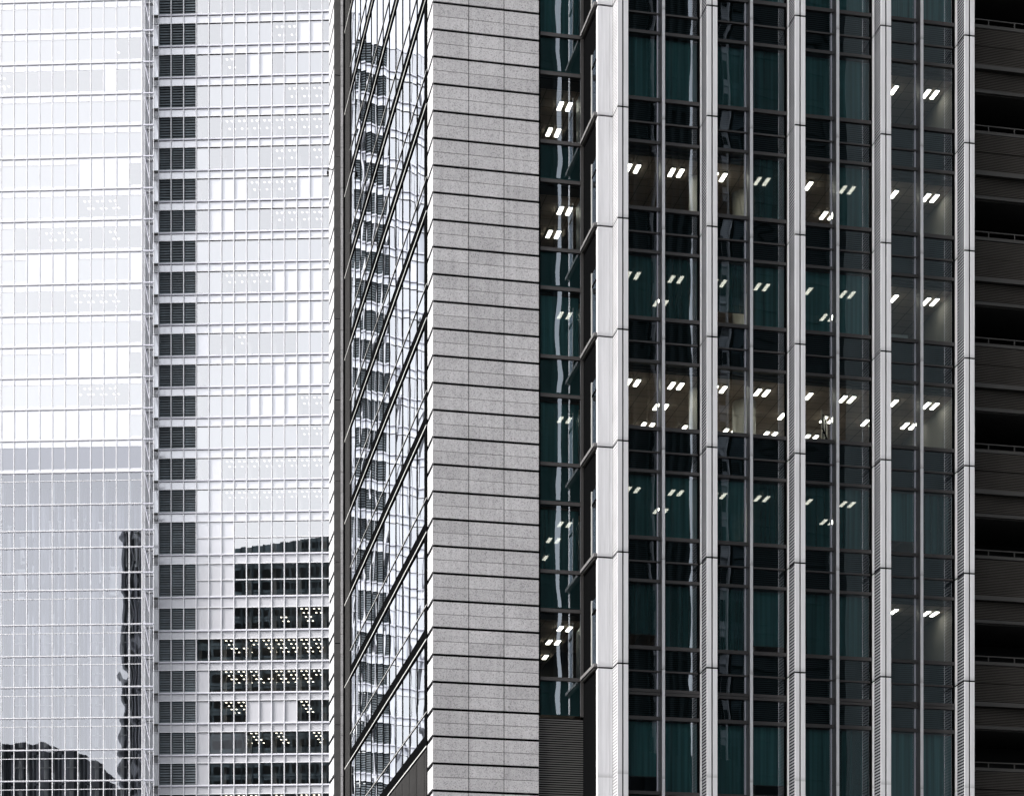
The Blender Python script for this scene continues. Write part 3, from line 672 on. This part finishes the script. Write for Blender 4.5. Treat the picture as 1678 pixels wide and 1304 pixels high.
# ------------------------------------------------------------------ furniture seen through the glass
for k, u in enumerate((4.15, 4.95)):
    q = W(u, 2.3); t = thing("storage_cabinet", f"{('left', 'right')[k]} pale cabinet by the window under the brown ceiling of the last bay", "cabinet", (q.x, q.y, 32.75), RZ, "cabinets by the window")
    w = MB(); w.box(-.38, .38, 0, .45, 0, 1.5, 'cabinet'); w.build("body", t)
    for d in (-1, 1):
        w = MB(); w.box(*sorted((d * .01, d * .37)), -.02, 0, .05, 1.45, 'cabinet'); dr = w.build("door", t); w = MB(); w.box(*sorted((d * .04, d * .06)), -.04, -.02, .7, .9, 'black'); w.build("handle", dr)
q = W(2.75, 4.4); t = thing("framed_screen", "white framed partition with dark panes on the brightest floor", "partition", (q.x, q.y, 28.75), RZ + R(62))
w = MB(); w.box(-.7, .7, 0, .04, 0, 3.0, 'column'); w.build("board", t)
for a in (-1, 0):
    for b in range(3):
        w = MB(); w.box(a * .66 + .05, a * .66 + .6, -.03, -.001, .9 + b * .68, 1.5 + b * .68, 'black'); w.box(a * .66 + .1, a * .66 + .55, -.035, -.03, .95 + b * .68, 1.45 + b * .68, 'cabinet'); w.build("pane", t)
# ------------------------------------------------------------------ towers across the street, seen as reflections in the glass; others added to shade the fins
def opposite(name, label, prof, y0, depth, mat, pitch, skew=0.0, pale=None, floor=4.0):
    """prof: list of (x0, x1, z) steps of the roofline along the street"""
    x0 = min(p[0] for p in prof); x1 = max(p[1] for p in prof); zt = max(p[2] for p in prof)
    t = thing(name, label, "high-rise", (0, 0, 0))
    w = MB()
    for a, b, z in prof:
        k = len(w.v); w.box(a, b, y0 - depth, y0, 0, z, mat)
        for i in range(k, len(w.v)):
            x, y, zz = w.v[i]; w.v[i] = (x + ((.4435 + (x - 62.7) * .0050) if skew else 0) * (y0 - y), y, zz)
    w.build("wall", t)
    w = MB(); n = max(1, int((x1 - x0) / pitch))
    for k in range(n + 1):
        x = x0 + (x1 - x0) * k / n; z = [p[2] for p in prof if p[0] - .01 <= x <= p[1] + .01][0]
        w.box(x - .18, x + .18, y0, y0 + .5, 0, z, pale or mat)
    w.build("pilasters", t)
    w = MB()
    for a, b, z in prof:
        for k in range(int(z / floor)): w.box(a + .3, b - .3, y0 + .02, y0 + .12, k * floor + .9, k * floor + 3.1, 'g_dark'); w.box(a, b, y0, y0 + .25, k * floor, k * floor + .25, mat)
    w.build("window_rows", t)
    return t
opposite("reflected_block", "tall dark tower reflected as the skyline in the louvred tower's lower windows", [(-148.5, -128, 196.8)] + [(-128 + 3 * k, -125 + 3 * k, 196.9 + .36 * k) for k in range(12)] + [(-92, -60, 201.0)], -90, 30, 'reflect_far', 3.2, pale='reflect_mid')
opposite("slim_tower", "slim dark tower with pale ribs, reflected as a wavering strip in the glass atrium", [(-154.8, -149.2, 202.2)], -90, 30, 'reflect_dark', 1.4, pale='reflect_pale')
HP = [(-240, 138), (-194, 138.6), (-182, 138.9), (-177, 137.2), (-171, 136.8), (-168, 134), (-164.5, 130.8), (-160.7, 127.6), (-155.2, 124.3)]
HUMP = []
for (xa, za), (xb, zb) in zip(HP[:-1], HP[1:]):
    n = max(1, round((xb - xa) / 1.2))
    for k in range(n): HUMP.append((xa + (xb - xa) * k / n, xa + (xb - xa) * (k + 1) / n, za + (zb - za) * (k + .5) / n))
opposite("stepped_block", "lower stepped block reflected dark in the bottom of the glass atrium", HUMP, -92, 25, 'reflect_dark', 3.0)
for i, (a, b, mt, z) in enumerate(((40, 62.2, 'reflect_dark', 150), (63.25, 72.4, 'reflect_dark', 145), (72.41, 73.19, 'white', 145), (73.2, 77.2, 'reflect_dark', 150), (78.8, 81.1, 'reflect_dark', 150), (81.12, 82.4, 'reflect_pale', 146), (82.42, 84.2, 'reflect_mid', 148), (84.22, 150, 'reflect_dark', 155))):  # a narrow white slab is added between the towers for a pale streak
    opposite("reflected_block", f"{ordinal(i)} of the towers and added white slab reflected as strips in the finned facade", [(a, b, z)], -60, 16, mt, max(1.0, (b - a) / 6), skew=.5)
opposite("shade_block", "low dark block out of view, added beside the louvred building to shade the last fins", [(34, 44.5, 62)], 76, 28, 'reflect_dark', 3.0)  # added out of view only to darken the last fins
opposite("low_block", "low dark block that ends the bright strips reflected in the finned facade", [(60, 82, 49)], -58, 1.4, 'reflect_dark', 2.5)
opposite("shade_tower", "dark tower out of view, added to shade the right end of the fins", [(45, 90, 170)], 66, 41, 'reflect_dark', 3.0)  # invented sky blocker, out of view, dimming the facade towards the right
